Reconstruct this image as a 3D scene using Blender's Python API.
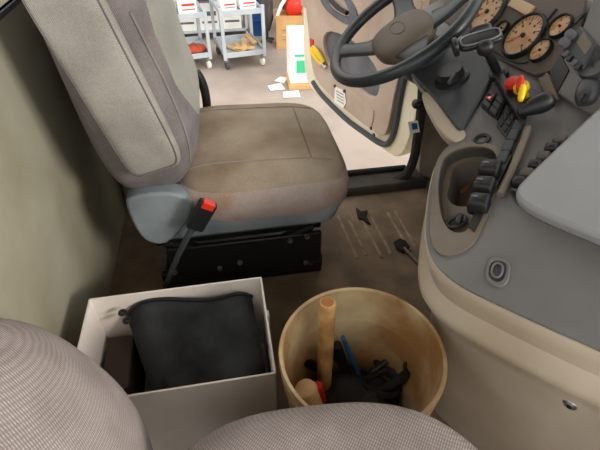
import bpy, bmesh, math, random
from mathutils import Vector, Matrix
random.seed(7)
PI = math.pi
for o in list(bpy.data.objects): bpy.data.objects.remove(o)
scene = bpy.context.scene
COL = scene.collection

# ------------------------------------------------------------------ camera
FPX, PITCH, YAW = 450.0, math.radians(40), math.radians(10)
CAM = Vector((0, -.85, 1.2))
RGT = Vector((math.cos(YAW), -math.sin(YAW), 0)); HOR = Vector((math.sin(YAW), math.cos(YAW), 0))
FWD = HOR*math.cos(PITCH) - Vector((0, 0, 1))*math.sin(PITCH)
UPV = HOR*math.sin(PITCH) + Vector((0, 0, 1))*math.cos(PITCH)
cd = bpy.data.cameras.new('camera'); cam = bpy.data.objects.new('camera', cd); COL.objects.link(cam)
cd.sensor_width = 36; cd.lens = 36*FPX/600; cd.clip_start = .01
cam.matrix_world = Matrix.Translation(CAM) @ Matrix((RGT, UPV, -FWD)).transposed().to_4x4()
scene.camera = cam

# ------------------------------------------------------------------ light
world = bpy.data.worlds.new('World'); scene.world = world; world.use_nodes = True
bg = world.node_tree.nodes['Background']
bg.inputs[0].default_value = (1.0, .985, .95, 1); bg.inputs[1].default_value = 1.62
def area(name, loc, target, size, power, color):
    l = bpy.data.lights.new(name, 'AREA'); l.shape = 'RECTANGLE'; l.size, l.size_y = size; l.energy = power; l.color = color
    o = bpy.data.objects.new(name, l); COL.objects.link(o); o.location = loc
    o.rotation_euler = (Vector(target)-Vector(loc)).to_track_quat('-Z', 'Y').to_euler()
    return o
# daylight from the workshop's open bay door, ahead of and to the right of the truck
area('bay_door_daylight', (5.2, -4.6, 3.0), (-.2, 0, .5), (1.8, 1.8), 480, (1, .96, .90))
vs = scene.view_settings
vs.view_transform = 'Standard'; vs.look = 'None'; vs.gamma = 1; vs.use_curve_mapping = False
vs.exposure = 0.32

# ------------------------------------------------------------------ pixel -> point helpers
def ray(x, y): return FWD + RGT*((x-300)/FPX) + UPV*((225-y)/FPX)
def onax(x, y, a, v):
    d = ray(x, y); return CAM + d*((v-CAM[a])/d[a])
def onz(x, y, v): return onax(x, y, 2, v)
def ony(x, y, v): return onax(x, y, 1, v)
def onx(x, y, v): return onax(x, y, 0, v)
def onplane(x, y, p, n):
    d = ray(x, y); return CAM + d*((p-CAM).dot(n)/d.dot(n))
DS = .5                                   # slope of the dashboard face
DN = Vector((-DS, 0, 1)).normalized(); DP = Vector((.45, 0, .62))
DU = Vector((1, 0, DS)).normalized(); DV = Vector((0, 1, 0))     # up the slope / towards driver door
def D(x, y, h=0): return onplane(x, y, DP+DN*h, DN)
def dz(x): return .62 + DS*(x-.45)

# ------------------------------------------------------------------ materials
def lin(c):
    return tuple(((v/255)/12.92 if v/255 <= .04045 else ((v/255+.055)/1.055)**2.4) for v in c) + (1,)
MATS = {}
def mat(name, c, rough=.6, c2=None, nscale=8, mix=(.4, .65), bump=0, bscale=200, metal=0, weave=0, wscale=90, fuzz=0, cross=False, spec=.4, coat=0):
    if name in MATS: return MATS[name]
    m = bpy.data.materials.new(name); m.use_nodes = True; nt = m.node_tree; b = nt.nodes['Principled BSDF']
    N = nt.nodes.new; L = nt.links.new
    b.inputs['Roughness'].default_value = rough; b.inputs['Metallic'].default_value = metal
    b.inputs['Specular IOR Level'].default_value = spec; b.inputs['Coat Weight'].default_value = coat
    b.inputs['Base Color'].default_value = lin(c)
    tc = N('ShaderNodeTexCoord')
    col = None
    if c2:
        n = N('ShaderNodeTexNoise'); n.inputs['Scale'].default_value = nscale; n.inputs['Detail'].default_value = 5
        L(tc.outputs['Object'], n.inputs['Vector'])
        r = N('ShaderNodeValToRGB'); r.color_ramp.elements[0].position, r.color_ramp.elements[1].position = mix
        r.color_ramp.elements[0].color = lin(c); r.color_ramp.elements[1].color = lin(c2)
        L(n.outputs['Fac'], r.inputs['Fac']); col = r.outputs['Color']
    h = None
    if weave:
        mp = N('ShaderNodeMapping'); mp.inputs['Rotation'].default_value = (0, 0, .6); L(tc.outputs['UV'], mp.inputs['Vector'])
        ws_ = []
        for dr_, k_ in (('X', 1), ('Y', .8)):
            w = N('ShaderNodeTexWave'); w.inputs['Scale'].default_value = wscale*k_; w.inputs['Distortion'].default_value = .8
            w.inputs['Detail Scale'].default_value = 2; w.wave_type = 'BANDS'; w.bands_direction = dr_
            L(mp.outputs[0], w.inputs['Vector']); ws_.append(w)
        a2 = N('ShaderNodeMath'); a2.operation = 'MULTIPLY_ADD'; a2.inputs[1].default_value = .6; a2.inputs[2].default_value = .4; L(ws_[1].outputs['Fac'], a2.inputs[0])
        ad = N('ShaderNodeMath'); ad.operation = 'MULTIPLY'; L(ws_[0].outputs['Fac'], ad.inputs[0]); L(a2.outputs[0], ad.inputs[1])
        n2 = N('ShaderNodeTexNoise'); n2.inputs['Scale'].default_value = fuzz or 250; n2.inputs['Detail'].default_value = 4; L(tc.outputs['Object'], n2.inputs['Vector'])
        a4 = N('ShaderNodeMath'); a4.operation = 'MULTIPLY'; L(ad.outputs[0], a4.inputs[0]); L(n2.outputs['Fac'], a4.inputs[1])
        h = a4.outputs[0]
        mx = N('ShaderNodeMix'); mx.data_type = 'RGBA'; mx.blend_type = 'MULTIPLY'
        mr = N('ShaderNodeMapRange'); mr.inputs['From Max'].default_value = .5; mr.inputs['To Min'].default_value = 1-weave; mr.inputs['To Max'].default_value = 1+weave*.5
        L(h, mr.inputs['Value'])
        if col: L(col, mx.inputs['A'])
        else: mx.inputs['A'].default_value = lin(c)
        mx.inputs['Factor'].default_value = 1
        L(mr.outputs[0], mx.inputs['B']); col = mx.outputs['Result']
        if not bump: bump = .3
    elif bump:
        n3 = N('ShaderNodeTexNoise'); n3.inputs['Scale'].default_value = bscale; n3.inputs['Detail'].default_value = 3
        L(tc.outputs['Object'], n3.inputs['Vector']); h = n3.outputs['Fac']
    if col: L(col, b.inputs['Base Color'])
    if h:
        bp = N('ShaderNodeBump'); bp.inputs['Strength'].default_value = bump; bp.inputs['Distance'].default_value = .002
        L(h, bp.inputs['Height']); L(bp.outputs[0], b.inputs['Normal'])
    MATS[name] = m; return m
def glass(name, tint=(1, 1, 1), amt=.06):
    m = bpy.data.materials.new(name); m.use_nodes = True; nt = m.node_tree; nt.nodes.clear()
    o = nt.nodes.new('ShaderNodeOutputMaterial'); t = nt.nodes.new('ShaderNodeBsdfTransparent'); g = nt.nodes.new('ShaderNodeBsdfGlossy')
    t.inputs[0].default_value = tint+(1,); g.inputs['Roughness'].default_value = .02
    x = nt.nodes.new('ShaderNodeMixShader'); x.inputs[0].default_value = amt
    nt.links.new(t.outputs[0], x.inputs[1]); nt.links.new(g.outputs[0], x.inputs[2]); nt.links.new(x.outputs[0], o.inputs[0])
    return m
M_back = mat('seat_cloth_pale', (160, 156, 147), .95, (142, 137, 129), 9, weave=.42, wscale=130, fuzz=230, bump=.6)
M_insert = mat('seat_cloth_greenish', (156, 156, 147), .95, (140, 139, 130), 5, weave=.36, wscale=130, fuzz=230, bump=.6)
M_bolster = mat('seat_cloth_grey', (132, 124, 122), .95, (112, 104, 104), 9, weave=.46, wscale=125, fuzz=230, bump=.6)
M_cush = mat('seat_cloth_soiled_brown', (170, 155, 136), .95, (134, 114, 92), 6, (.35, .7), weave=.36, wscale=130, fuzz=230, bump=.6)
M_cushside = mat('seat_cloth_side', (178, 163, 156), .95, (160, 124, 98), 7, (.45, .68), weave=.40, wscale=125, fuzz=230, bump=.6)
M_pass = mat('passenger_cloth', (158, 147, 143), .95, (142, 131, 127), 12, weave=.46, wscale=85, fuzz=500, bump=.6)
M_shell = mat('seat_shell_bluegrey', (124, 132, 136), .55, (95, 102, 106), 6, bump=.1)
M_black = mat('black_plastic', (24, 25, 27), .45, bump=.05)
M_blackmetal = mat('black_painted_metal', (22, 24, 26), .4, (34, 33, 32), 12, metal=.2)
M_rubber = mat('black_rubber', (30, 30, 31), .8, (45, 42, 39), 15)
M_red = mat('red_plastic', (205, 45, 28), .4)
M_yellow = mat('yellow_plastic', (232, 190, 30), .4)
M_wall = mat('cab_trim_vinyl', (152, 148, 130), .75, (134, 126, 104), 3, bump=.12, bscale=350)
M_floor = mat('rubber_floor_dusty', (104, 88, 70), .85, (132, 112, 90), 7, bump=.3, bscale=60)
M_sill = mat('sill_dark', (42, 40, 38), .6, (70, 60, 50), 8)
M_kick = mat('kick_panel', (134, 124, 108), .8, (104, 92, 78), 5, bump=.1)
M_cream = mat('cream_truck_paint', (232, 224, 200), .35, (218, 208, 182), 4)
M_door = mat('door_panel_beige', (190, 172, 157), .7, (176, 155, 138), 5, bump=.1)
M_doorgrey = mat('door_pocket_grey', (110, 112, 120), .8, (94, 94, 98), 7)
M_seal = mat('door_seal', (72, 76, 82), .75)
M_grey = mat('dash_grey', (112, 111, 110), .5, (98, 96, 94), 4, bump=.15, bscale=400)
M_lid_skylit = mat('dash_lid_grey_skylit', (150, 152, 154), .5, (142, 143, 144), 3, bump=.12, bscale=400)  # dash grey made paler: reflected windscreen sky put into the colour
M_taupe = mat('console_taupe', (118, 108, 96), .6, (104, 94, 82), 6, bump=.15, bscale=300)
M_cluster = mat('cluster_brown_grey', (92, 82, 74), .6, (82, 72, 64), 6, bump=.1)
M_beige = mat('lower_cover_beige', (190, 177, 160), .5, (172, 157, 137), 4, bump=.12, bscale=350)
M_char = mat('charcoal_plastic', (58, 60, 64), .5, bump=.1)
M_wheel = mat('wheel_rim_black', (38, 43, 47), .38, bump=.08, bscale=300)
M_hub = mat('wheel_hub_brown', (98, 88, 76), .6, (88, 78, 66), 5, bump=.1)
M_dial = mat('gauge_dial_amber', (214, 182, 140), .5, (196, 140, 98), 22, (.35, .7))
M_mark = mat('gauge_mark_dark', (90, 70, 56), .6)
M_needle = mat('gauge_needle_orange', (222, 96, 50), .5)
M_disp = mat('display_tan', (190, 156, 118), .35)
M_chrome = mat('bare_metal', (170, 170, 168), .3, metal=.9)
M_white = mat('white_label', (235, 233, 226), .7)
M_blue = mat('blue_plastic', (30, 84, 150), .5)
M_card = mat('white_cardboard', (236, 227, 219), .8, (224, 212, 202), 5, bump=.05)
M_bucket = mat('bucket_plastic', (208, 190, 152), .5, (146, 108, 66), 5, (.38, .62))
M_tab = mat('toggle_brown', (84, 77, 70), .6)
M_wood = mat('wood_handle', (196, 156, 100), .6, (140, 98, 56), 16, bump=.1)
M_cloth = mat('black_cloth', (52, 54, 56), .95, (34, 35, 37), 10, bump=.4, bscale=250)
M_brown = mat('dark_brown', (56, 42, 36), .7)
M_concrete = mat('concrete', (168, 154, 144), .85, (146, 133, 123), 1.2, bump=.1, bscale=30)
M_shopwall = mat('shop_wall', (150, 136, 118), .9, (128, 112, 96), .8)
M_cart = mat('cart_greyblue', (184, 192, 198), .5, (172, 180, 186), 3)
M_kraft = mat('kraft_cardboard', (206, 164, 112), .85, (190, 146, 96), 4)
M_paper = mat('white_paper', (240, 238, 232), .8)
M_green = mat('green_print', (60, 190, 140), .7)
M_redcloth = mat('red_brown_cloth', (196, 72, 52), .95, (150, 86, 60), 12, (.45, .55))
M_jacket = mat('grey_jacket', (86, 80, 80), .95, (70, 64, 64), 6)
M_plywood = mat('wood_offcut', (226, 190, 138), .8, (206, 166, 112), 6)
M_scrap = mat('dark_scrap', (32, 26, 24), .9)
M_rib = mat('worn_rib', (150, 130, 106), .8, (120, 100, 80), 20)
M_glass = glass('window_glass')

# ------------------------------------------------------------------ object helpers
def tag(o, label=None, cat=None, group=None, kind=None):
    if label: o['label'] = label
    if cat: o['category'] = cat
    if group: o['group'] = group
    if kind: o['kind'] = kind
    return o
def empty(name, loc, label, cat, group=None, rz=0):
    o = bpy.data.objects.new(name, None); o.empty_display_size = .05; COL.objects.link(o)
    o.location = loc; o.rotation_euler = (0, 0, rz); return tag(o, label, cat, group)
def link(name, me, m, parent=None, world=True, smooth=True, bevel=0, subsurf=0):
    o = bpy.data.objects.new(name, me); COL.objects.link(o)
    if m: me.materials.append(m)
    if parent:
        o.parent = parent
        if world:                                   # vertices were given in world space
            pm = Matrix.Identity(4); q = parent; chain = []
            while q: chain.append(q); q = q.parent
            for q in reversed(chain): pm = pm @ q.matrix_parent_inverse @ q.matrix_basis
            o.matrix_parent_inverse = pm.inverted()
    if smooth:
        for p in me.polygons: p.use_smooth = True
    if bevel:
        b = o.modifiers.new('bevel', 'BEVEL'); b.width = bevel; b.segments = 2; b.limit_method = 'ANGLE'; b.angle_limit = .6
        b.harden_normals = False
    if subsurf:
        s = o.modifiers.new('sub', 'SUBSURF'); s.levels = s.render_levels = subsurf
    if smooth:
        try: me.set_sharp_from_angle(angle=.7)
        except Exception: pass
    return o
def finish(bm, name):
    bmesh.ops.remove_doubles(bm, verts=bm.verts, dist=1e-6)
    bmesh.ops.recalc_face_normals(bm, faces=bm.faces)
    me = bpy.data.meshes.new(name); bm.to_mesh(me); bm.free(); return me
def V(*a): return Vector(a)
def addbox(bm, c, s, R=None):
    R = R or Matrix.Identity(3); c = Vector(c)
    vs = [bm.verts.new(c + R @ V(i*s[0]/2, j*s[1]/2, k*s[2]/2)) for i in (-1, 1) for j in (-1, 1) for k in (-1, 1)]
    for f in ((0, 1, 3, 2), (4, 6, 7, 5), (0, 4, 5, 1), (2, 3, 7, 6), (0, 2, 6, 4), (1, 5, 7, 3)): bm.faces.new([vs[i] for i in f])
def box(name, c, s, m, parent=None, R=None, bevel=.003, world=True):
    bm = bmesh.new(); addbox(bm, c, s, R); return link(name, finish(bm, name), m, parent, world, True, bevel)
def spow(v, p): return math.copysign(abs(v)**p, v)
def pad(name, c, A, B, W, m, parent=None, e1=3.5, e2=2.6, seg=48, rings=18, world=True, fn=None):
    """rounded cushion: A,B half-axis vectors of the outline, W half-thickness vector"""
    c, A, B, W = Vector(c), Vector(A), Vector(B), Vector(W); bm = bmesh.new(); rows = []
    for i in range(rings+1):
        ph = -PI/2 + PI*i/rings
        cr, sr = spow(math.cos(ph), 2/e2), spow(math.sin(ph), 2/e2)
        if i in (0, rings): rows.append([bm.verts.new(c+W*sr)]); continue
        row = []
        for j in range(seg):
            t = 2*PI*j/seg
            row.append(bm.verts.new(c + A*(spow(math.cos(t), 2/e1)*cr) + B*(spow(math.sin(t), 2/e1)*cr) + W*sr))
        rows.append(row)
    for a, b in zip(rows, rows[1:]):
        for j in range(seg):
            k = (j+1) % seg
            if len(a) == 1: bm.faces.new((a[0], b[k], b[j]))
            elif len(b) == 1: bm.faces.new((a[j], a[k], b[0]))
            else: bm.faces.new((a[j], a[k], b[k], b[j]))
    uvl = bm.loops.layers.uv.new('UVMap'); an, bn_ = A.normalized(), B.normalized(); wn = W.normalized()
    for f_ in bm.faces:
        for l_ in f_.loops: q = l_.vert.co-c; l_[uvl].uv = (q.dot(an)+q.dot(wn)*.7, q.dot(bn_)+q.dot(wn)*.7)
    if fn:
        for v in bm.verts: v.co = fn(v.co.copy())
    o = link(name, finish(bm, name), m, parent, world, True)
    return o
def padpt(c, A, B, W, u, v, e1=3.5, e2=2.6, off=0):
    c, A, B, W = Vector(c), Vector(A), Vector(B), Vector(W)
    rho = min(1, (abs(u)**e1+abs(v)**e1)**(1/e1)); return c + A*u + B*v + W*((1-rho**e2)**(1/e2)) + W.normalized()*off
def tubebm(bm, pts, rad, seg=10, closed=False, caps=True, flat=1.0):
    pts = [Vector(p) for p in pts]; n = len(pts); rows = []; ref = None
    for i, p in enumerate(pts):
        if closed: t = pts[(i+1) % n]-pts[i-1]
        else: t = pts[min(i+1, n-1)]-pts[max(i-1, 0)]
        t.normalize()
        if ref is None: ref = V(0, 0, 1) if abs(t.z) < .9 else V(1, 0, 0)
        a = t.cross(ref).normalized(); b = a.cross(t).normalized(); ref = b
        r = rad[i] if isinstance(rad, (list, tuple)) else rad
        rows.append([bm.verts.new(p + a*(r*math.cos(2*PI*j/seg)) + b*(r*flat*math.sin(2*PI*j/seg))) for j in range(seg)])
    m = n if closed else n-1
    for i in range(m):
        a, b = rows[i], rows[(i+1) % n]
        for j in range(seg): bm.faces.new((a[j], a[(j+1) % seg], b[(j+1) % seg], b[j]))
    if caps and not closed: bm.faces.new(rows[0][::-1]); bm.faces.new(rows[-1])
def tube(name, pts, rad, m, parent=None, seg=10, closed=False, flat=1.0, world=True):
    bm = bmesh.new(); tubebm(bm, pts, rad, seg, closed, True, flat); return link(name, finish(bm, name), m, parent, world)
def catmull(P, n=6, closed=False):
    P = [Vector(p) for p in P]; out = []; k = len(P)
    for i in range(k if closed else k-1):
        g = (lambda j: P[j % k]) if closed else (lambda j: P[max(0, min(k-1, j))])
        a, b, c, d = g(i-1), g(i), g(i+1), g(i+2)
        for s in range(n):
            t = s/n; out.append(.5*((2*b)+(c-a)*t+(2*a-5*b+4*c-d)*t*t+(3*b-a-3*c+d)*t**3))
    if not closed: out.append(P[-1])
    return out
def chaikin(P, n=2):
    P = [Vector(p) for p in P]
    for _ in range(n):
        Q = []
        for i in range(len(P)):
            a, b = P[i], P[(i+1) % len(P)]; Q += [a*.75+b*.25, a*.25+b*.75]
        P = Q
    return P
def lathe(name, prof, c, axis, m, parent=None, seg=40, world=True):
    c = Vector(c); axis = Vector(axis).normalized(); a = axis.orthogonal().normalized(); b = axis.cross(a)
    bm = bmesh.new(); rows = []
    for r, h in prof:
        if r < 1e-6: rows.append([bm.verts.new(c+axis*h)])
        else: rows.append([bm.verts.new(c+axis*h+a*(r*math.cos(2*PI*j/seg))+b*(r*math.sin(2*PI*j/seg))) for j in range(seg)])
    for p, q in zip(rows, rows[1:]):
        for j in range(seg):
            k = (j+1) % seg
            if len(p) == 1 and len(q) == 1: continue
            if len(p) == 1: bm.faces.new((p[0], q[k], q[j]))
            elif len(q) == 1: bm.faces.new((p[j], p[k], q[0]))
            else: bm.faces.new((p[j], p[k], q[k], q[j]))
    return link(name, finish(bm, name), m, parent, world)
def plate(name, outline, n, th, m, parent=None, holes=(), bevel=.002, world=True):
    """flat piece: front outline (3-D points), extruded back against normal n by th, with optional holes"""
    n = Vector(n).normalized(); bm = bmesh.new(); edges = []
    for loop in [outline, *holes]:
        vs = [bm.verts.new(Vector(p)) for p in loop]
        for i in range(len(vs)): edges.append(bm.edges.new((vs[i], vs[(i+1) % len(vs)])))
    if holes: bmesh.ops.triangle_fill(bm, use_beauty=True, use_dissolve=False, edges=edges, normal=n)
    else: bm.faces.new(bm.verts[:])
    r = bmesh.ops.extrude_face_region(bm, geom=bm.faces[:])
    bmesh.ops.translate(bm, verts=[g for g in r['geom'] if isinstance(g, bmesh.types.BMVert)], vec=-n*th)
    return link(name, finish(bm, name), m, parent, world, True, bevel)
def loft(name, loops, m, parent=None, closed=True, cap0=False, cap1=False, world=True, bevel=0):
    bm = bmesh.new(); rows = [[bm.verts.new(Vector(p)) for p in l] for l in loops]; n = len(rows[0])
    for a, b in zip(rows, rows[1:]):
        for j in range(n if closed else n-1):
            k = (j+1) % n; bm.faces.new((a[j], a[k], b[k], b[j]))
    if cap0: bm.faces.new(rows[0])
    if cap1: bm.faces.new(rows[-1])
    uvl = bm.loops.layers.uv.new('UVMap')
    for f_ in bm.faces:
        for l_ in f_.loops: q = l_.vert.co; l_[uvl].uv = (q.x+q.y*.6, q.z+q.y*.3)
    return link(name, finish(bm, name), m, parent, world, True, bevel)
def join(bms_fn, name, m, parent=None, bevel=0, world=True):
    bm = bmesh.new(); bms_fn(bm); return link(name, finish(bm, name), m, parent, world, True, bevel)
def rotz(a): return Matrix.Rotation(a, 3, 'Z')
def S(o, label=None): return tag(o, label, None, None, 'structure')
GZ = -1.2                                            # workshop ground; the cab floor is z = 0

# ================================================================== SETTING: workshop
S(box('ground', (2, 3, GZ-.05), (40, 30, .1), M_concrete, bevel=0), 'pale concrete workshop floor outside the open driver door')
S(box('wall_workshop', (2, 8.6, GZ+2.0), (24, .2, 4.0), M_shopwall, bevel=0), 'tan workshop wall behind the carts')

# ================================================================== SETTING: cab shell
XB, YL, YR = -.475, .80, -1.25
fl = S(box('floor', (.41, (YL+YR)/2-.02, -.03), (1.80, YL-YR+.1, .06), M_floor, bevel=0), 'dusty brown rubber cab floor mat with raised ribs')
for i, (pa, pb) in enumerate([((338, 216), (357, 258)), ((346, 213), (366, 255)), ((361, 217), (382, 258)), ((370, 214), (391, 254)), ((388, 213), (410, 250)), ((395, 211), (416, 246))]):
    a, b = onz(*pa, .001), onz(*pb, .001); tube('floor_rib', [a, b], .007, M_rib, fl, seg=6, flat=.6)
# back wall with a window opening
WB = [V(XB, YR, -.06), V(XB, YL+.1, -.06), V(XB, YL+.1, 1.75), V(XB, YR, 1.75)]
WH = [V(XB, YR+.25, .918), V(XB, YL-.12, .918), V(XB, YL-.12, 1.5), V(XB, YR+.25, 1.5)]
wb = S(plate('wall_back', WB, (1, 0, 0), .05, M_wall, holes=[WH], bevel=0), 'plain grey beige cab back wall behind the driver seat')
w1 = tag(bpy.data.objects.new('window_1', None), 'rear cab window with dark rubber frame at top left'); w1['kind'] = 'structure'; COL.objects.link(w1)
fr = [p+V(.006, 0, 0) for p in WH]
plate('window_frame', [fr[0]+V(0, -.02, -.012), fr[1]+V(0, .02, -.012), fr[2]+V(0, .02, .02), fr[3]+V(0, -.02, .02)], (1, 0, 0), .02, M_seal, w1, holes=[[p.copy() for p in fr]], bevel=.003)
plate('pane', [p+V(-.02, 0, 0) for p in WH], (1, 0, 0), .005, M_glass, w1, bevel=0)
# roof
S(box('ceiling', (.28, (YL+YR)/2, 1.78), (1.54, YL-YR+.1, .06), M_wall, bevel=0), 'cab roof lining above the seats')
# driver side wall: rear pillar, sill, front kick panel
S(box('wall_left', (-.315, YL+.05, .86), (.31, .1, 1.8), M_wall, bevel=.01), 'rear door pillar panel behind the driver seat')
sl = S(box('trim_1', (.35, YL-.02, .012), (1.04, .12, .05), M_sill, bevel=.012), 'dark scuffed door sill strip along the driver door opening')
tube('sill_seal', [(-.15, YL+.035, .045), (.35, YL+.035, .045), (.80, YL+.035, .045)], .014, M_rubber, sl)
kick = S(plate('wall_front_left', chaikin([V(.86, YL-.01, -.02), V(1.3, YL-.01, -.02), V(1.3, YL-.01, 1.0), V(.78, YL-.01, 1.0), V(.80, YL-.01, .45), V(.84, YL-.01, .15)], 1), (0, -1, 0), .07, M_kick, bevel=.006), 'dark kick panel ahead of the driver door opening')
sp = [ony(x, y, YL-.03) for x, y in [(352, 186), (380, 184), (398, 180), (408, 172), (414, 158), (417, 140), (420, 120), (422, 100), (423, 80)]]
tube('door_opening_seal', catmull(sp, 4), .021, M_rubber, kick, seg=8)
st = [ony(x, y, YL-.05) for x, y in [(408, 122), (418, 121), (420, 132), (410, 134)]]
stk = plate('sticker', st, (0, -1, 0), .003, M_white, kick, bevel=0)
plate('sticker_print', [ony(x, y, YL-.0525) for x, y in [(411.5, 123.5), (417, 123), (418, 129), (412.5, 130)]], (0, -1, 0), .001, M_blue, stk, bevel=0)
S(box('wall_front', (1.33, (YL+YR)/2, .42), (.06, YL-YR, .96), M_kick, bevel=0), 'firewall below the dashboard')
# windscreen
ws = tag(bpy.data.objects.new('window_2', None), 'windscreen above the dashboard'); ws['kind'] = 'structure'; COL.objects.link(ws)
plate('pane', [V(1.30, YR, .93), V(1.30, YL, .93), V(1.02, YL, 1.74), V(1.02, YR, 1.74)], (-.95, 0, -.3), .006, M_glass, ws, bevel=0)
plate('pillar', [V(1.30, YL-.02, .9), V(1.30, YL+.05, .9), V(1.02, YL+.05, 1.75), V(1.02, YL-.02, 1.75)], (-.95, 0, -.3), .05, M_wall, ws, bevel=.008)

tb = tag(bpy.data.objects.new('unseen_truck_body', None), 'unseen cream truck body below and ahead of the cab, added to block light'); tb['kind'] = 'structure'; COL.objects.link(tb)  # unseen body and hood, added to stop daylight passing under the cab
loft('cab_skirt', [[V(x, y, z) for x, y in ((-.50, YR-.02), (1.36, YR-.02), (1.36, YL+.06), (-.50, YL+.06))] for z in (-.065, -.62)], M_cream, tb, cap0=True, cap1=True)
def hd(x, w, z0, z1): return [V(x, -.22+w*math.cos(a), z0+(z1-z0)*max(0, math.sin(a))**.5) for a in [PI*k/16 for k in range(17)]]
loft('hood', [hd(1.37, .98, -.7, .86), hd(1.8, .92, -.7, .80), hd(2.5, .85, -.7, .70), hd(2.75, .80, -.7, .50)], M_cream, tb, closed=True, cap0=True, cap1=True)
for x, y in ((2.1, YL-.10), (2.1, YR+.10)): lathe('tyre', [(.20, -.14), (.46, -.14), (.50, -.08), (.50, .08), (.46, .14), (.20, .14), (.20, -.14)], V(x, y, GZ+.50), V(0, 1, 0), M_rubber, tb, 32)

# ================================================================== open driver door
DA, DB = V(.84, 1.05, 0), V(.60, 2.0, 0); DU2 = (DB-DA).normalized(); DNRM = V(-DU2.y, DU2.x, 0).normalized()
if DNRM.x > 0: DNRM = -DNRM
def dr(x, y, h=0): return onplane(x, y, DA+DNRM*h, DNRM)
def dl(u, z, h=0): return DA + DU2*u + V(0, 0, z) + DNRM*h
door = tag(bpy.data.objects.new('door_1', None), 'open driver door with beige inner panel and cream painted edge'); door['kind'] = 'structure'
door.location = dl(0, -.08); COL.objects.link(door)
oo = [dl(-.08, .08), dl(-.04, -.01), dl(.05, -.055), dl(1.0, -.085), dl(1.13, -.02), dl(1.17, .2), dl(1.17, .75), dl(-.14, .75), dl(-.12, .4)]
plate('door_skin', chaikin(oo, 2), DNRM, .06, M_cream, door, bevel=.01)
wf = [dl(1.17, .72), dl(1.15, 1.25), dl(.2, 1.25), dl(-.14, .72)]
whl = [dl(1.09, .74), dl(1.07, 1.17), dl(.25, 1.17), dl(-.02, .74)]
plate('window_frame', wf, DNRM, .05, M_cream, door, holes=[whl], bevel=.008)
plate('pane', [p-DNRM*.02 for p in whl], DNRM, .005, M_glass, door, bevel=0)
seal_px = [(313, 82), (322, 95), (345, 118), (365, 133), (382, 144), (390, 141), (395, 128), (399, 105), (404, 80), (412, 55), (422, 25), (430, 0)]
tube('door_seal', catmull([dr(x, y, .008) for x, y in seal_px], 4), .016, M_seal, door, seg=8)
pocket = chaikin([dr(x, y, .03) for x, y in [(321, 29), (326, 66), (352, 84), (375, 101), (381, 84), (374, 62), (348, 36)]], 2)
inner = chaikin([dr(x, y, .03) for x, y in [(304, -8), (309, 38), (312, 74), (324, 90), (348, 112), (366, 126), (383, 138), (388, 128), (393, 100), (400, 70), (418, 20), (426, -10)]], 2)
inner_top = [dl(1.12, .70, .03)]
pan = plate('inner_panel', inner, DNRM, .03, M_door, door, holes=[pocket], bevel=.004)
pk = plate('map_pocket', [p-DNRM*.022 for p in pocket], DNRM, .006, M_doorgrey, door, bevel=0)
plate('upper_trim', [dl(1.14, .44, .028), dl(1.16, .74, .028), dl(-.1, .74, .028), dl(-.08, .44, .028)], DNRM, .026, M_door, door, bevel=.005)
plate('raised_panel', chaikin([dr(x, y, .036) for x, y in [(313, 64), (322, 68), (352, 92), (371, 108), (374, 112), (371, 129), (366, 124), (345, 107), (322, 85), (314, 76)]], 1), DNRM, .012, M_door, door, bevel=.003)
rec = chaikin([dr(x, y, .040) for x, y in [(318, -6), (322, 6), (334, 18), (350, 27), (357, 22), (356, 10), (344, -8)]], 2)
rh = chaikin([dr(x, y, .040) for x, y in [(324, -5), (327, 4), (336, 13), (348, 18), (350, 12), (340, -7)]], 2)
pl_ = plate('pull_handle_surround', rec, DNRM, .012, M_doorgrey, door, holes=[rh], bevel=.003)
plate('pull_handle_recess', [p-DNRM*.03 for p in rh], DNRM, .006, M_black, pl_, bevel=0)
tube('pull_handle', [dr(x, y, .05) for x, y in [(330, 0), (338, 8), (347, 13)]], .012, M_black, pl_, seg=8)
lb = plate('paper_label', [dr(x, y, .040) for x, y in [(335, 86), (344.5, 91), (346, 103), (343, 108), (334, 102)]], DNRM, .002, M_white, door, bevel=0)
for i in range(4):
    plate('label_line', [dr(336+.3*i, 90.5+3*i, .0412), dr(343.5, 94.5+3*i, .0412), dr(343.5, 95.2+3*i, .0412), dr(336+.3*i, 91.2+3*i, .0412)], DNRM, .0008, M_doorgrey, lb, bevel=0)
for x, y in [(335.5, 86), (345, 91)]: lathe('label_clip', [(0, .012), (.008, .01), (.010, 0)], dr(x, y, .036), DNRM, M_char, door, 12)
for x, y in [(374, 135), (371, 128)]: lathe('screw', [(0, .006), (.010, .004), (.012, 0)], dr(x, y, .030), DNRM, M_char, door, 12)
plate('red_reflector', [dr(x, y, .036) for x, y in [(309.5, 38), (313, 40), (313, 52), (310, 50)]], DNRM, .006, M_red, door, bevel=.001)
tl = empty('hand_tool', dr(318, 62, .045), 'yellow handled pliers hooked over the door panel edge', 'pliers')
tube('handle', [dr(310.5, 49, .05), dr(314, 54, .055), dr(318, 60, .055), dr(322.5, 64.5, .05)], [.012, .018, .018, .014], M_yellow, tl, 8)
tube('handle', [dr(313, 47, .05), dr(317, 52, .058), dr(321, 58, .058), dr(324, 62.5, .05)], [.012, .016, .016, .012], M_yellow, tl, 8)
tube('jaw', [dr(322, 63, .05), dr(326, 68, .05)], [.014, .010], M_chrome, tl, 8)

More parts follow.
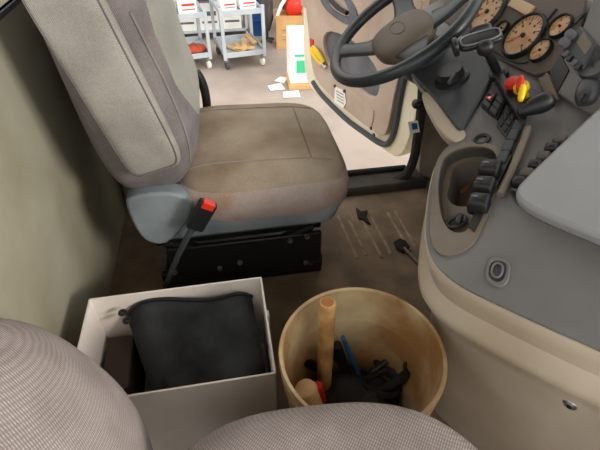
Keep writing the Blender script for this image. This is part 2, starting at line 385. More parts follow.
# ================================================================== driver seat
ds = empty('driver_seat', (.05, .46, 0), 'soiled brown and grey cloth driver seat on a black suspension base', 'seat')
cC, cA, cB, cW = V(.092, .470, .405), V(.262, 0, -.010), V(0, .272, 0), V(0, 0, .094)
cu = pad('cushion', cC, cA, cB, cW, M_cush, ds, 5, 3.8, 64, 24)
def cup(u, v, off=.0): return padpt(cC, cA, cB, cW, u, v, 5, 3.8, off)
for v in (-.66, .62): tube('seam', [cup(u/20, v, .0005) for u in range(-18, 17)], .0022, M_cushside, cu, 6)
tube('seam', [cup(.55, v/20, .0005) for v in range(-13, 13)], .0025, M_cush, cu, 6)
# side panel: a fabric skirt around the lower half of the cushion
def sk(z, g):
    out = []
    for j in range(72):
        t = 2*PI*j/72; out.append(V(cC.x+(cA.x+g)*spow(math.cos(t), 2/5), cC.y+(.272+g)*spow(math.sin(t), 2/5), z-.03*math.cos(t)*.4))
    return out
loft('side_skirt', [sk(.458, -.012), sk(.445, .001), sk(.41, .010), sk(.375, .008), sk(.345, -.004), sk(.335, -.03)], M_cushside, ds)
# backrest
lean = math.radians(5); bV = V(-math.sin(lean), 0, math.cos(lean)); bN = V(math.cos(lean), 0, math.sin(lean))
bC = V(-.262, .475, .86)
bk_ = pad('backrest', bC, V(0, .275, 0), bV*.44, bN*.134, M_bolster, ds, 5, 3.6, 64, 26, fn=lambda v: v+bN*(.036*math.exp(-((v.z-.62)/.12)**2) if v.x > bC.x else 0))
pad('back_insert', bC+bN*.084+bV*.05, V(0, .215, 0), bV*.37, bN*.070, M_insert, ds, 4.5, 2.8, 48, 18, fn=lambda v: v+bN*(.030*math.exp(-((v.z-.62)/.12)**2)))
# arm rest folded up against the near side of the backrest
aV = V(-.245, 0, .97).normalized(); aN = V(aV.z, 0, -aV.x)
ar = pad('armrest', V(-.246, .172, .81), aV*.25, aN*.071, V(0, -.034, 0), M_back, ds, 8, 3.6, 72, 18)
seamring = [padpt(V(-.246, .172, .81), aV*.25, aN*.071, V(0, -.034, 0), .95*spow(math.cos(2*PI*k/60), .25), .92*spow(math.sin(2*PI*k/60), .25), 8, 3.6, .001) for k in range(60)]
tube('seam', seamring, .002, M_bolster, ar, 6, True)
# far arm rest lowered / black grip beside the far edge of the backrest
tube('armrest_support', catmull([ony(x, y, .735) for x, y in [(205, 122), (207, 108), (205, 92), (201, 80), (196, 72)]], 4), .016, M_black, ds, 10)
lathe('recliner_knob', [(0, .02), (.02, .018), (.022, 0)], ony(187, 113, .73), V(0, -1, 0), M_black, ds, 16)
from mathutils.bvhtree import BVHTree
def cast(o, pts, offv=.001):
    me_ = o.data; t_ = BVHTree.FromPolygons([v.co for v in me_.vertices], [p.vertices for p in me_.polygons]); out = []
    for x, y in pts:
        h_, n_, _, _ = t_.ray_cast(CAM, ray(x, y).normalized())
        if h_: out.append(h_-ray(x, y).normalized()*offv)
    return out
sm = cast(bk_, [(180, 189), (187, 178), (190, 162), (189, 146), (184, 128), (175, 105), (164, 80), (153, 58), (141, 34), (130, 12)])
if len(sm) > 2: tube('piping', catmull(sm, 4), .004, M_back, bk_, 6)
# plastic shell under the cushion and side trim at the hinge
def rr(z, x0, x1, y0, y1, rad=.05, n=6):
    out = []
    for cx, cy, a0 in ((x1-rad, y1-rad, 0), (x0+rad, y1-rad, PI/2), (x0+rad, y0+rad, PI), (x1-rad, y0+rad, 3*PI/2)):
        for k in range(n+1):
            a = a0+PI/2*k/n; out.append(V(cx+rad*math.cos(a), cy+rad*math.sin(a), z))
    return out
loft('seat_shell', [rr(.385, -.27, .32, .215, .72), rr(.36, -.285, .328, .203, .73), rr(.305, -.285, .31, .205, .73), rr(.283, -.25, .290, .225, .71)], M_shell, ds, cap0=True, cap1=True)
hp = [ony(x, y, .20) for x, y in [(125, 204), (128, 199), (145, 194), (172, 193), (192, 199), (192, 216), (178, 236), (163, 246), (147, 243), (138, 234), (130, 218)]]
plate('hinge_cover', chaikin(hp, 1), (0, -1, 0), .06, M_shell, ds, bevel=.008)
# suspension
def susp(bm):
    addbox(bm, (.0, .46, .018), (.56, .36, .03)); addbox(bm, (.0, .46, .245), (.54, .38, .045))
    for y in (.285, .635): addbox(bm, (.0, y, .06), (.56, .025, .06))
join(susp, 'suspension_frame', M_blackmetal, ds, .006)
for y in (.275, .645):
    for s in (-1, 1):
        tube('scissor_arm', [V(-.24*s, y, .06), V(.24*s, y, .235)], .016, M_blackmetal, ds, 8)
plate('suspension_cover', [V(-.24, .256, .075), V(.27, .256, .075), V(.27, .256, .215), V(-.24, .256, .215)], (0, -1, 0), .02, M_black, ds, bevel=.006)
for x, y in [(175, 272), (240, 262), (290, 240), (307, 236), (306, 262), (220, 268)]: lathe('bolt', [(0, .010), (.008, .008), (.010, 0)], ony(x, y, .254), V(0, -1, 0), M_chrome, ds, 10)
# belt buckle on its stalk
bst = tube('buckle_stalk', [ony(168, 280, .19), ony(178, 255, .18), ony(190, 232, .17), ony(197, 224, .165)], .016, M_seal, ds, 8, flat=.5)
b0, b1 = ony(194, 228, .155), ony(209, 202, .15); bd = (b1-b0).normalized(); bs = bd.cross(V(0, -1, 0)).normalized()
Rm = Matrix((bs, V(0, -1, 0), bd)).transposed()
bk = box('buckle', (b0+b1)/2, (.052, .028, (b1-b0).length), M_black, ds, Rm, .007)
box('release_button', b1-bd*.006+V(0, -.006, 0), (.034, .022, .022), M_red, bk, Rm, .002)
tube('belt_anchor', [ony(165, 285, .19), ony(178, 258, .19)], .016, M_black, ds, 8, flat=.4)

# ================================================================== passenger seat
ps = empty('passenger_seat', (.1, -.72, 0), 'grey woven cloth passenger seat in the foreground', 'seat')
pC, pA, pB, pW = V(.080, -.757, .484), V(.266, -.016, 0), V(0, .27, 0), V(0, 0, .07)
pc = pad('cushion', pC, pA, pB, pW, M_pass, ps, 2.8, 3.4, 72, 24)
def pring(z, g): return [V(pC.x, pC.y, z)+pA*((1+g/.29)*spow(math.cos(2*PI*j/72), 2/2.8))+pB*((1+g/.27)*spow(math.sin(2*PI*j/72), 2/2.8)) for j in range(72)]
loft('side_band', [pring(.490, .0), pring(.475, .003), pring(.425, .001), pring(.410, -.03)], M_pass, ps)
tube('seam', pring(.483, .003), .003, M_bolster, pc, 6, True)
pl2 = .332; pbV = V(-math.sin(pl2), 0, math.cos(pl2)); pbN = V(math.cos(pl2), 0, math.sin(pl2))
pad('backrest', V(-.326, -.679, .545), V(0, .3315, 0), pbV*.2586, pbN*.146, M_pass, ps, 2.67, 2.18, 72, 30, fn=lambda v: V(max(v.x, -.45), v.y, v.z))
box('base', (.06, -.79, .205), (.44, .40, .41), M_blackmetal, ps, None, .02)

# ================================================================== dashboard
db = empty('dashboard', (.8, 0, 0), 'grey dashboard with amber gauges, cup holder console and beige lower cover', 'dashboard')
nose = [(452, 143), (443, 151), (436, 163), (431, 183), (427, 212), (426, 235), (430, 254), (441, 270), (462, 286), (500, 305), (550, 328), (600, 350), (660, 377)]
nose3 = [D(x, y) for x, y in nose] + [V(.62, -.85, dz(.62)), V(.66, YR+.05, dz(.66))]
drv = [V(.62, YL-.03, dz(.62)), D(408, 70), D(420, 86), D(430, 99), D(444, 124)]
outline = nose3 + [V(.97, YR+.05, dz(.97)), V(.97, YL-.03, dz(.97))] + drv
nose_s = catmull(nose3, 4)
outline_s = nose_s + [V(.97, YR+.05, dz(.97)), V(.97, YL-.03, dz(.97))] + drv
tray_px = [(441, 166), (448, 154), (468, 147), (488, 148), (498, 156), (495, 172), (471, 228), (463, 235), (449, 232), (441, 217), (438, 190)]
tray = chaikin([D(x, y) for x, y in tray_px], 2)
plate('dash_panel', outline_s, DN, .03, M_grey, db, holes=[tray], bevel=.004)
# top shelf up to the windscreen
plate('dash_top', [V(.965, YR+.05, dz(.97)+.002), V(.965, YL-.03, dz(.97)+.002), V(1.31, YL-.03, .925), V(1.31, YR+.05, .925)], V(-.1, 0, 1), .03, M_lid_skylit, db, bevel=.012)
# beige lower cover, curved round the console nose and down to the floor
def off(loop, d, zf):
    out = []
    for i, p in enumerate(loop):
        t = loop[min(i+1, len(loop)-1)]-loop[max(i-1, 0)]; t.z = 0; t.normalize()
        n = V(t.y, -t.x, 0)                      # outward = towards rear / passenger
        out.append(V(p.x, p.y, zf(p.z)) - n*d)
    return out
base = nose_s
tst = off(base, .1, lambda z: z)
sgn = 1 if tst[20].x > base[20].x else -1
def ring(ins, zf): return off(base, ins*sgn, zf)
lower = [ring(.012, lambda z: z-.002), ring(.0, lambda z: z-.006), ring(-.002, lambda z: z-.018), ring(.012, lambda z: z-.050), ring(.020, lambda z: z-.075), ring(.014, lambda z: z-.088), ring(.004, lambda z: z-.104), ring(.003, lambda z: z-.118), ring(.016, lambda z: z-.140), ring(.036, lambda z: z-.17), ring(.050, lambda z: z-.20), ring(.075, lambda z: .22), ring(.10, lambda z: .04), ring(.105, lambda z: 0)]
loft('lower_cover', lower, M_beige, db, closed=False)

# console surround with tray hole, tray and cup holder
sur = chaikin([D(x, y, .005) for x, y in [(435, 164), (444, 150), (466, 141), (492, 143), (506, 152), (503, 172), (482, 230), (472, 246), (452, 256), (437, 254), (429, 238), (430, 212), (432, 188)]], 2)
plate('tray_surround', sur, DN, .006, M_taupe, db, holes=[[p+DN*.005 for p in tray]], bevel=.002)
dep = .030
cuph = chaikin([D(x, y) - DN*dep for x, y in [(447, 168), (451, 156), (468, 150), (487, 152), (490, 163), (478, 176), (474, 192), (462, 198), (449, 196), (443, 187), (446, 177)]], 2)
loft('tray_wall', [tray, [p-DN*dep for p in tray]], M_taupe, db)
plate('tray_floor', [p-DN*dep for p in tray], DN, .003, M_taupe, db, holes=[cuph], bevel=0)
cen = sum(cuph, V(0, 0, 0))/len(cuph)
low = [cen+(p-cen)*.88-DN*.075 for p in cuph]
M_cup = mat('cup_holder_dark', (104, 97, 90), .7)
ch = loft('cup_holder', [cuph, low], M_cup, db, cap1=True)
lathe('coin', [(0, .004), (.020, .004), (.022, 0)], onplane(461, 187, cen-DN*.073, DN), DN, M_wood, ch, 16)
# oval key slot near the tray's lower end
kt = tag(tube('ring_pull', [D(456, 222, -.022)+DU*(.020*math.cos(a))+DV*(.014*math.sin(a)) for a in [2*PI*k/16 for k in range(16)]], .005, M_char, db, 8, True), None)
box('latch_tab', D(459, 219, -.016), (.03, .012, .012), M_char, db, rotz(.9), .003)
# three large rocker switches down the tray edge
RD = (D(505, 152)-D(472, 228)).normalized(); RS = DN.cross(RD).normalized()
RM = Matrix((RD, RS, DN)).transposed()
plate('rocker_strip', [D(x, y, .008) for x, y in [(474, 232), (468, 226), (500, 154), (508, 150), (512, 156)]], DN, .03, M_black, db, bevel=.002)
for (x, y) in [(479, 204), (484, 187), (490, 170)]:
    c = D(x, y, .012)
    rk = pad('rocker_switch', c, RD*.0165, RS*.021, DN*.016+RD*.006, M_black, db, 7, 4, 28, 10)
    box('switch_mark', c+DN*.0165+RS*.008+RD*.006, (.004, .012, .003), M_doorgrey, rk, RM, .0005)
# slim ribbed vent beyond the rockers
for i, (x, y) in enumerate([(503, 158), (508, 147), (513, 136), (518, 126)]):
    box('slim_switch', D(x, y, .006), (.034, .020, .014), M_char, db, RM, .003)
rail = [D(x, y, .01) for x, y in [(500, 195), (508, 180), (522, 145), (528, 128)]]
tube('trim_rail', rail, .008, M_taupe, db, 8)
# row of toggle tabs behind the lid ridge
for i in range(6):
    t = i/5; x, y = 519+41*t, 183-42*t
    q = pad('toggle_tab', D(x, y, .012), RD*.011, RS*.013, DN*.014, M_tab if i % 2 else M_black, db, 6, 3, 24, 8)
plate('toggle_strip', [D(x, y, .006) for x, y in [(510, 188), (562, 130), (574, 134), (530, 194)]], DN, .01, M_grey, db, bevel=.002)
# lid on the passenger side, its sky reflection put into a paler grey
lid_px = [(514, 192), (520, 181), (560, 143), (600, 105), (640, 67), (690, 80), (720, 200), (700, 277), (650, 257), (600, 237), (560, 221), (535, 210), (520, 201)]
lidp = chaikin([D(x, y, .028) for x, y in lid_px], 1)
plate('dash_lid', lidp, DN, .030, M_lid_skylit, db, bevel=.008)
tube('lid_groove', catmull([D(x, y, .001) for x, y in [(512, 192), (518, 203), (534, 213), (560, 224), (600, 240), (640, 257)]], 4), .004, M_char, db, 6)
# flush ring latch on the grey panel
lt = chaikin([D(x, y, .004) for x, y in [(487, 262), (492, 256), (504, 257), (511, 263), (509, 280), (502, 287), (491, 285), (484, 277)]], 2)
lh = chaikin([D(x, y, .004) for x, y in [(490, 264), (494, 260), (503, 261), (507, 265), (505, 277), (500, 282), (493, 281), (488, 275)]], 2)
la = plate('latch_bezel', lt, DN, .006, M_grey, db, holes=[lh], bevel=.0015)
plate('latch_plate', [p-DN*.003 for p in lh], DN, .002, M_char, la, bevel=0)
tube('latch_ring', [p-DN*.001 for p in chaikin([D(x, y, .004) for x, y in [(492, 266), (497, 262), (503, 265), (502, 274), (497, 278), (491, 274)]], 1)], .0022, M_grey, la, 6, True)
# instrument cluster: a steeper face rising from the dash panel
EN = V(-.835, 0, .55).normalized(); EP = V(.735, 0, dz(.735)+.004); EU = V(.55, 0, .835).normalized()
def E(x, y, h=0): return onplane(x, y, EP+EN*h, EN)
clp = [E(x, y) for x, y in [(440, 18), (452, -28), (578, -28), (588, -8), (584, 14), (578, 32), (554, 70), (534, 76), (505, 63), (470, 44)]]
plate('cluster_panel', clp, EN, .10, M_cluster, db, bevel=.004)
def gauge(x, y, r, na=4.1, nticks=22):
    c = E(x, y, .001)
    g = lathe('gauge', [(r*1.0, .001), (r*1.0, .010), (r*1.06, .011), (r*1.14, .006), (r*1.16, -.002)], c, EN, M_black, db, 40)
    lathe('dial', [(0, .003), (r*1.0, .003)], c, EN, M_dial, g, 40)
    def ticks(bm):
        for k in range(nticks):
            a = -2.3+4.6*k/(nticks-1); d = EU*math.cos(a)+DV*math.sin(a); s = EN.cross(d)
            l = .22 if k % 3 == 0 else .12
            addbox(bm, c+EN*.0037+d*(r*(.92-l/2)), (r*l, r*.045 if k % 3 == 0 else r*.025, .0008), Matrix((d, s, EN)).transposed())
            if k % 3 == 0: addbox(bm, c+EN*.0037+d*(r*.58), (r*.10, r*.12, .0008), Matrix((d, s, EN)).transposed())
    join(ticks, 'dial_marks', M_mark, g)
    d = EU*math.cos(na)+DV*math.sin(na); s = EN.cross(d)
    box('needle', c+EN*.007+d*(r*.36), (r*.85, r*.07, .002), M_needle, g, Matrix((d, s, EN)).transposed(), .0005)
    lathe('needle_cap', [(0, .010), (r*.10, .009), (r*.12, .004)], c, EN, M_black, g, 14)
gauge(524, 36, .054, 2.4); gauge(488, 12, .054, 2.2)
gauge(561, 27, .0265, 2.0, 10); gauge(541, 51, .0265, 2.5, 10); gauge(503, 29, .018, 2.0, 10)
plate('message_display', [E(x, y, .006) for x, y in [(507, 5), (514, -4), (535, 6), (527, 16)]], EN, .006, M_disp, db, bevel=.001)
tube('cluster_trim', catmull([E(x, y, .001) for x, y in [(492, 50), (503, 57), (518, 63), (528, 62)]], 4), .0025, M_black, db, 6)
for x, y in [(551, 14), (579, 18)]: box('warning_lamp', E(x, y, .002), (.006, .012, .03), M_black, db, Matrix((EN, DV, EU)).transposed(), .002)
# dark column-side panel with the rotary light switch
dk = chaikin([D(x, y, .012) for x, y in [(406, 66), (440, 48), (472, 46), (496, 70), (482, 96), (466, 122), (460, 132), (450, 120), (434, 98), (420, 82)]], 2)
plate('knee_panel', dk, DN, .02, M_char, db, bevel=.006)
kb = lathe('rotary_switch', [(0, .032), (.032, .030), (.036, .010), (.045, .006), (.047, -.002)], D(452, 79, .012), DN, M_black, db, 28)
box('switch_grip', D(452, 79, .046), (.054, .012, .014), M_black, kb, Matrix((RD, RS, DN)).transposed(), .004)
# hazard switch bank
hz = [D(x, y, .010) for x, y in [(491, 88), (506, 101), (497, 118), (481, 105)]]
hb = plate('switch_bank', hz, DN, .012, M_black, db, bevel=.002)
ha, hbv = (hz[1]-hz[0]), (hz[3]-hz[0])
def hq(u, v): return hz[0]+ha*u+hbv*v
def quad(u0, u1, v0, v1, h): return [hq(u, v)+DN*h for u, v in ((u0, v0), (u1, v0), (u1, v1), (u0, v1))]
for i in range(2):
    for j in range(3):
        plate('rocker', quad(.08+.46*i, .46+.46*i, .07+.30*j, .33+.30*j, .006), DN, .006, M_char if (i, j) != (0, 1) else M_rubber, hb, bevel=.0015)
tri = hq(.27, .5)+DN*.0075
def trib(k): return [tri+(DU*math.cos(a)+DV*math.sin(a))*k for a in (0, 2.09, 4.19)]
plate('hazard_triangle', trib(.012), DN, .001, M_red, hb, bevel=0)
plate('hazard_triangle_centre', [p+DN*.0006 for p in trib(.005)], DN, .001, M_white, hb, bevel=0)
b2 = [D(x, y, .008) for x, y in [(508, 106), (517, 117), (506, 137), (496, 124)]]
kp = plate('keypad', b2, DN, .010, M_char, db, bevel=.002)
def kq(u, v): return b2[0]+(b2[1]-b2[0])*u+(b2[3]-b2[0])*v
for i in range(2):
    for j in range(3):
        plate('key', [kq(u, v)+DN*.004 for u, v in ((.1+.45*i, .07+.3*j), (.46+.45*i, .07+.3*j), (.46+.45*i, .30+.3*j), (.1+.45*i, .30+.3*j))], DN, .004, M_black, kp, bevel=.001)
lathe('power_socket', [(.010, -.004), (.012, .004), (.018, .005), (.020, 0)], D(482, 140, .001), DN, M_black, db, 20)
# parking brake knobs on the angled black bracket
br = [D(x, y, .030) for x, y in [(500, 72), (517, 104), (523, 112), (548, 104), (536, 92), (526, 84)]]
plate('brake_valve_panel', [D(x, y, .014) for x, y in [(497, 74), (505, 68), (528, 86), (541, 92), (519, 109)]], DN, .016, M_black, db, bevel=.003)
def pull(x, y, m, nm):
    c = D(x, y, .014)
    st_ = lathe(nm, [(.008, 0), (.008, .020), (.017, .022), (.019, .028), (.017, .036), (0, .038)], c, (DN+V(-.25, .1, 0)), m, db, 8)
    return c
pull(517, 92, M_red, 'trailer_air_knob'); pull(526, 97, M_yellow, 'parking_brake_knob')
for (x, y, m, nm, s) in [(520, 84, M_red, 'trailer_air_tab', 1), (522, 93, M_yellow, 'parking_brake_tab', 1)]:
    pad(nm, D(x, y, .060), RD*.018+DN*.008, RS*.0075, DN*.009, m, db, 3, 2.4, 20, 8)
plate('valve_bracket', [D(x, y, .030) for x, y in [(491, 70), (500, 67), (512, 84), (526, 108), (517, 115), (503, 92)]], DN, .03, M_black, db, bevel=.004)
tube('bracket_arm', catmull([D(x, y, .034) for x, y in [(518, 113), (527, 109), (536, 105), (544, 102), (550, 97)]], 4), [.007+.015*math.sin(min(1, k/10)*PI/2) for k in range(14)]+[.020, .016, .008], M_black, db, 12)
# centre stack: storage slot, radio and vent on a face in line with the cluster
plate('centre_panel', [E(x, y, .004) for x, y in [(536, 78), (555, 71), (580, 34), (587, 14), (596, -10), (625, 0), (640, 50), (625, 112), (604, 122), (572, 104)]], EN, .10, M_grey, db, bevel=.004)
plate('storage_slot', [E(x, y, .007) for x, y in [(549, 72), (560, 54), (569, 70), (557, 92)]], EN, .004, M_black, db, bevel=.001)
plate('slot_trim', [E(x, y, .012) for x, y in [(538, 80), (547, 72), (556, 93), (558, 98), (548, 101)]], EN, .010, M_taupe, db, bevel=.002)
ER = Matrix(((E(581, 28)-E(562, 52)).normalized(), EN.cross((E(581, 28)-E(562, 52)).normalized()), EN)).transposed()
rd = plate('radio', [E(x, y, .018) for x, y in [(562, 50), (580, 25), (597, 46), (582, 70)]], EN, .016, M_char, db, bevel=.004)
plate('radio_display', [E(x, y, .0195) for x, y in [(576, 42), (583, 32), (592, 44), (585, 55)]], EN, .002, M_taupe, rd, bevel=.0005)
for x, y in [(566, 44), (572, 36)]: lathe('radio_knob', [(0, .016), (.010, .014), (.011, 0)], E(x, y, .018), EN, M_doorgrey, rd, 16)
for k in range(4): box('radio_button', E(566+4.2*k, 54+4.4*k, .020), (.014, .010, .008), M_black if k % 2 else M_doorgrey, rd, ER, .001)
lathe('air_vent', [(.010, .004), (.028, .010), (.034, .012), (.038, 0)], E(597, 64, .006), EN, M_char, db, 28)
# bolt on the beige lower cover
bp = onx(570, 405, .455)

# ================================================================== steering column and wheel
sc = empty('steering_column', (.7, .45, .5), 'dark steering column shroud with tan lower cover below the wheel', 'steering column')
wC = V(.53, .46, .80); wt = math.radians(35); wN = V(-math.sin(wt), 0, math.cos(wt)); wX = V(math.cos(wt), 0, math.sin(wt)); wY = V(0, 1, 0)
def el(c, n, ra, rb):
    a = V(0, 1, 0); b = n.cross(a).normalized(); return [c+a*(ra*math.cos(2*PI*k/28))+b*(rb*math.sin(2*PI*k/28)) for k in range(28)]
loft('shroud', [el(wC-wN*.070, wN, .045, .045), el(wC-wN*.078, wN, .075, .07), el(wC-wN*.14+wX*.02, wN, .085, .085), el(wC-wN*.24+wX*.08, wN, .09, .10), el(wC-wN*.34+wX*.14, wN, .07, .08)], M_char, sc, cap0=True, cap1=True)
tan_px = [(419, 93), (430, 90), (445, 112), (457, 124), (466, 131), (464, 138), (453, 142), (441, 133), (430, 116)]
plate('lower_column_cover', chaikin([D(x, y, .006) for x, y in tan_px], 2), DN, .03, M_beige, sc, bevel=.008)
pad('column_clip', ony(418, 104, .62), V(.022, 0, 0), V(0, .02, 0), V(0, 0, .016), M_black, sc, 3, 3, 16, 8)

sw = empty('steering_wheel', wC, 'black rimmed steering wheel with brown hub pad above the driver seat', 'steering wheel')
def rim(bm):
    pts = [wC + wX*(.222*math.cos(2*PI*k/72)) + wY*(.222*math.sin(2*PI*k/72)) for k in range(72)]
    tubebm(bm, pts, .018, 14, True)
join(rim, 'rim', M_wheel, sw)
hubc = wC-wN*.034-wX*.008+wY*.004
pad('hub', hubc, (wX*.094), (wY*.100), wN*.034, M_hub, sw, 2.8, 2.8, 40, 14)
tube('emblem', [hubc+wN*.0325+wX*(.020*math.cos(2*PI*k/24)-.002)+wY*(.040*math.sin(2*PI*k/24)) for k in range(24)], .0022, M_char, sw, 6, True)
for a, w in ((.82*PI, .034), (-.55*PI, .036), (.38*PI, .032), (-.12*PI, .034)):
    d = wX*math.cos(a)+wY*math.sin(a); s = wN.cross(d)
    L_ = []
    for r_, hw, dzv in ((.085, w*1.5, -.03), (.13, w*1.05, -.026), (.17, w*.95, -.014), (.20, w*1.05, -.003), (.222, w*1.25, 0)):
        c = wC+d*r_+wN*dzv; L_.append([c+s*(hw*math.cos(2*PI*k/14))+wN*(.010*math.sin(2*PI*k/14)) for k in range(14)])
    loft('spoke', L_, M_wheel, sw, cap0=True, cap1=True)

# ================================================================== phone mount on the dash
pm = empty('phone_mount', D(497, 76, .014), 'empty black phone holder clamp on an arm beside the wheel', 'phone holder')
p0 = D(499, 76, .014); ptop = onplane(480, 40, p0+V(-.03, .0, .12), DN)
tube('arm', catmull([p0, p0+(ptop-p0)*.4+DN*.01, p0+(ptop-p0)*.75+DN*.006, ptop], 4), .011, M_black, pm, 10)
lathe('arm_base', [(.024, 0), (.024, .012), (.016, .018), (0, .018)], p0, DN, M_black, pm, 20)
pd = (-FWD*.55+V(-.3, .2, .5)).normalized(); px_ = (RGT-pd*RGT.dot(pd)).normalized(); py_ = pd.cross(px_)
cr = pad('cradle', ptop, px_*.050, py_*.024, pd*.010, M_black, pm, 4, 3, 32, 10)
tube('cradle_edge', [ptop+pd*.009+px_*(.044*spow(math.cos(2*PI*k/24), .6))+py_*(.019*spow(math.sin(2*PI*k/24), .6)) for k in range(24)], .0024, M_doorgrey, pm, 6, True)
pad('clamp_jaw', ptop-px_*.056, px_*.008, py_*.020, pd*.020, M_black, pm, 4, 3, 16, 8)
pad('clamp_jaw', ptop+py_*.030+px_*.008, px_*.026, py_*.010, pd*.016, M_black, pm, 4, 3, 16, 8)
pad('ball_joint', ptop-pd*.004-py_*.026+px_*.006, px_*.020, py_*.018, pd*.018, M_black, pm, 2.4, 2.2, 20, 10)

# ================================================================== radio microphone clipped beside the centre stack
mc = empty('radio_microphone', D(588, 92, .01), 'dark handheld radio microphone clipped beside the centre stack', 'microphone')
pad('body', D(588, 92, .030), RD*.034, RS*.022, DN*.020, M_char, mc, 3.4, 2.8, 28, 12)
tube('clip', [D(583, 104, .01), D(584, 100, .035), D(588, 94, .045)], .006, M_black, mc, 8)

# ================================================================== cardboard box with contents
bx0, bx1, by0, by1, bh = -.405, .042, -.290, .006, .30
cb = empty('cardboard_box', ((bx0+bx1)/2, (by0+by1)/2, 0), 'open white cardboard box on the floor between the seats', 'box')
t = .005
box('side_panel', ((bx0+bx1)/2, by0, bh/2), (bx1-bx0, t, bh), M_card, cb, None, .001)
box('side_panel', ((bx0+bx1)/2, by1, bh/2), (bx1-bx0, t, bh), M_card, cb, None, .001)
box('end_panel', (bx0, (by0+by1)/2, bh/2), (t, by1-by0, bh), M_card, cb, None, .001)
box('end_panel', (bx1, (by0+by1)/2, bh/2), (t, by1-by0, bh), M_card, cb, None, .001)
box('bottom_panel', ((bx0+bx1)/2, (by0+by1)/2, .004), (bx1-bx0-.006, by1-by0-.006, .006), M_card, cb, None, 0)
box('corner_tab', (bx1+.006, -.085, .235), (.008, .02, .045), M_card, cb, None, .002)
# black drawstring bag filling the box
bag = empty('cloth_bag', (-.1, -.15, .12), 'black cloth bag with clasp lying in the white box', 'bag')
NX, NY = 36, 26
bmg = bmesh.new(); g = []
for j in range(NY+1):
    row = []
    for i in range(NX+1):
        u, v = i/NX, j/NY
        xl = -.325+.085*v; xr = .012+.018*v
        x = xl+(xr-xl)*u; y = -.012-.262*v+.01*math.sin(u*7)*(1-v)
        z = .270-.05*v-.07*v*v + .020*math.sin(u*6.0+v*3.5+.6)*(.15+v) + .020*math.sin((u*1.0+v*.9)*9)*v*(1-v)*2 - .02*(u-.5)**2 + .008*math.sin(u*13-v*9)*v
        z -= .03*max(0, (u-.85)/.15)**2
        z = z - .10*max(0, (.18-u)/.18)**2*(.3+v)
        row.append(bmg.verts.new((x, y, z)))
    g.append(row)
for j in range(NY):
    for i in range(NX): bmg.faces.new((g[j][i], g[j][i+1], g[j+1][i+1], g[j+1][i]))
hem_pts = [q.co.copy()+V(0, .001, .001) for q in g[0]]
# close the underside so the bag has a body
bot = bmesh.ops.extrude_edge_only(bmg, edges=[e for e in bmg.edges if e.is_boundary])
bv = [q for q in bot['geom'] if isinstance(q, bmesh.types.BMVert)]
for q in bv: q.co = V(q.co.x*.92-.01, (q.co.y+.15)*.9-.15, .03)
bmesh.ops.contextual_create(bmg, geom=[e for e in bmg.edges if e.is_boundary])
link('bag_body', finish(bmg, 'bag_body'), M_cloth, bag)
tube('hem', hem_pts, .006, M_black, bag, 8)
tube('clasp', [V(-.325+.007*math.cos(a), -.030+.007*math.sin(a), .272) for a in [2*PI*k/14 for k in range(14)]], .0045, M_black, bag, 8, True)
tube('clasp', [V(-.314+.007*math.cos(a), -.050+.007*math.sin(a), .262) for a in [2*PI*k/14 for k in range(14)]], .0045, M_black, bag, 8, True)
tag(box('folder', (-.355, -.10, .085), (.07, .16, .16), M_brown, None, None, .004), 'dark brown folder standing at the left end of the white box', 'folder')
tag(pad('rag', (-.325, -.232, .085), V(.055, 0, 0), V(0, .045, 0), V(0, 0, .075), mat('navy_cloth', (34, 58, 96), .95), None, 3, 2.5, 24, 12), 'dark blue rag tucked beside the black bag in the box', 'rag')

# ================================================================== bucket with tools
bkc = V(.222, -.331, 0)
bu = empty('bucket', bkc, 'cream plastic bucket full of tools beside the white box', 'bucket')
lathe('shell', [(0, .006), (.128, .006), (.152, .30), (.154, .305), (.157, .31), (.163, .385), (.165, .400), (.172, .402), (.174, .396), (.172, .376), (.167, .374), (.164, .33), (.140, .03), (.136, 0), (0, 0)], bkc, V(0, 0, 1), M_bucket, bu, 64)
for zz, rr_ in ((.352, .1665), (.330, .1645)):
    tube('rib', [bkc+V(rr_*math.cos(2*PI*k/48), rr_*math.sin(2*PI*k/48), zz) for k in range(48)], .004, M_bucket, bu, 6, True)
for s in (-1, 1):
    lathe('handle_ear', [(0, .012), (.014, .010), (.016, 0)], bkc+V(.162*s*.34, .162*.94*s, .345), V(s*.34, .94*s, 0), M_bucket, bu, 14)
hm = empty('wooden_handle', onz(322, 385, .05), 'pale round wooden tool handle standing upright in the bucket', 'tool handle')
ht, hb_ = onz(327.5, 302, .46), onz(324, 384, .16)
hdir = (ht-hb_).normalized(); hbot = hb_ - hdir*((hb_.z-.03)/hdir.z)
tube('shaft', [hbot, hbot+(ht-hbot)*.4, hbot+(ht-hbot)*.8, ht-hdir*.004, ht], [.017, .0185, .019, .019, .0165], M_wood, hm, 18)
lathe('end_cut', [(0, .001), (.013, .001), (.0135, 0)], ht, hdir, mat('wood_end', (150, 96, 52), .8), hm, 18)
def incup(x, y, z): return onz(x, y, z)
tag(tube('pry_bar', [incup(343, 338, .30), incup(349, 352, .24), incup(362, 382, .10)], [.009, .012, .012], mat('blue_paint', (34, 96, 138), .5), None, 10, flat=.6), 'blue pry bar leaning inside the bucket', 'pry bar')
tag(tube('flat_bar', [incup(337, 345, .28), incup(343, 362, .2), incup(350, 392, .06)], .012, M_black, None, 10), 'black flat bar beside the wooden handle in the bucket', 'bar')
tag(lathe('mallet_handle', [(0, -.20), (.020, -.20), (.024, -.03), (.026, -.008), (.023, .0), (.016, .003), (0, .004)], incup(305, 388, .30), V(-.25, .1, 1), mat('pale_turned_wood', (206, 172, 132), .7, (190, 150, 108), 12), None, 24), 'pale thick turned wooden handle end by the bucket rim', 'tool handle')
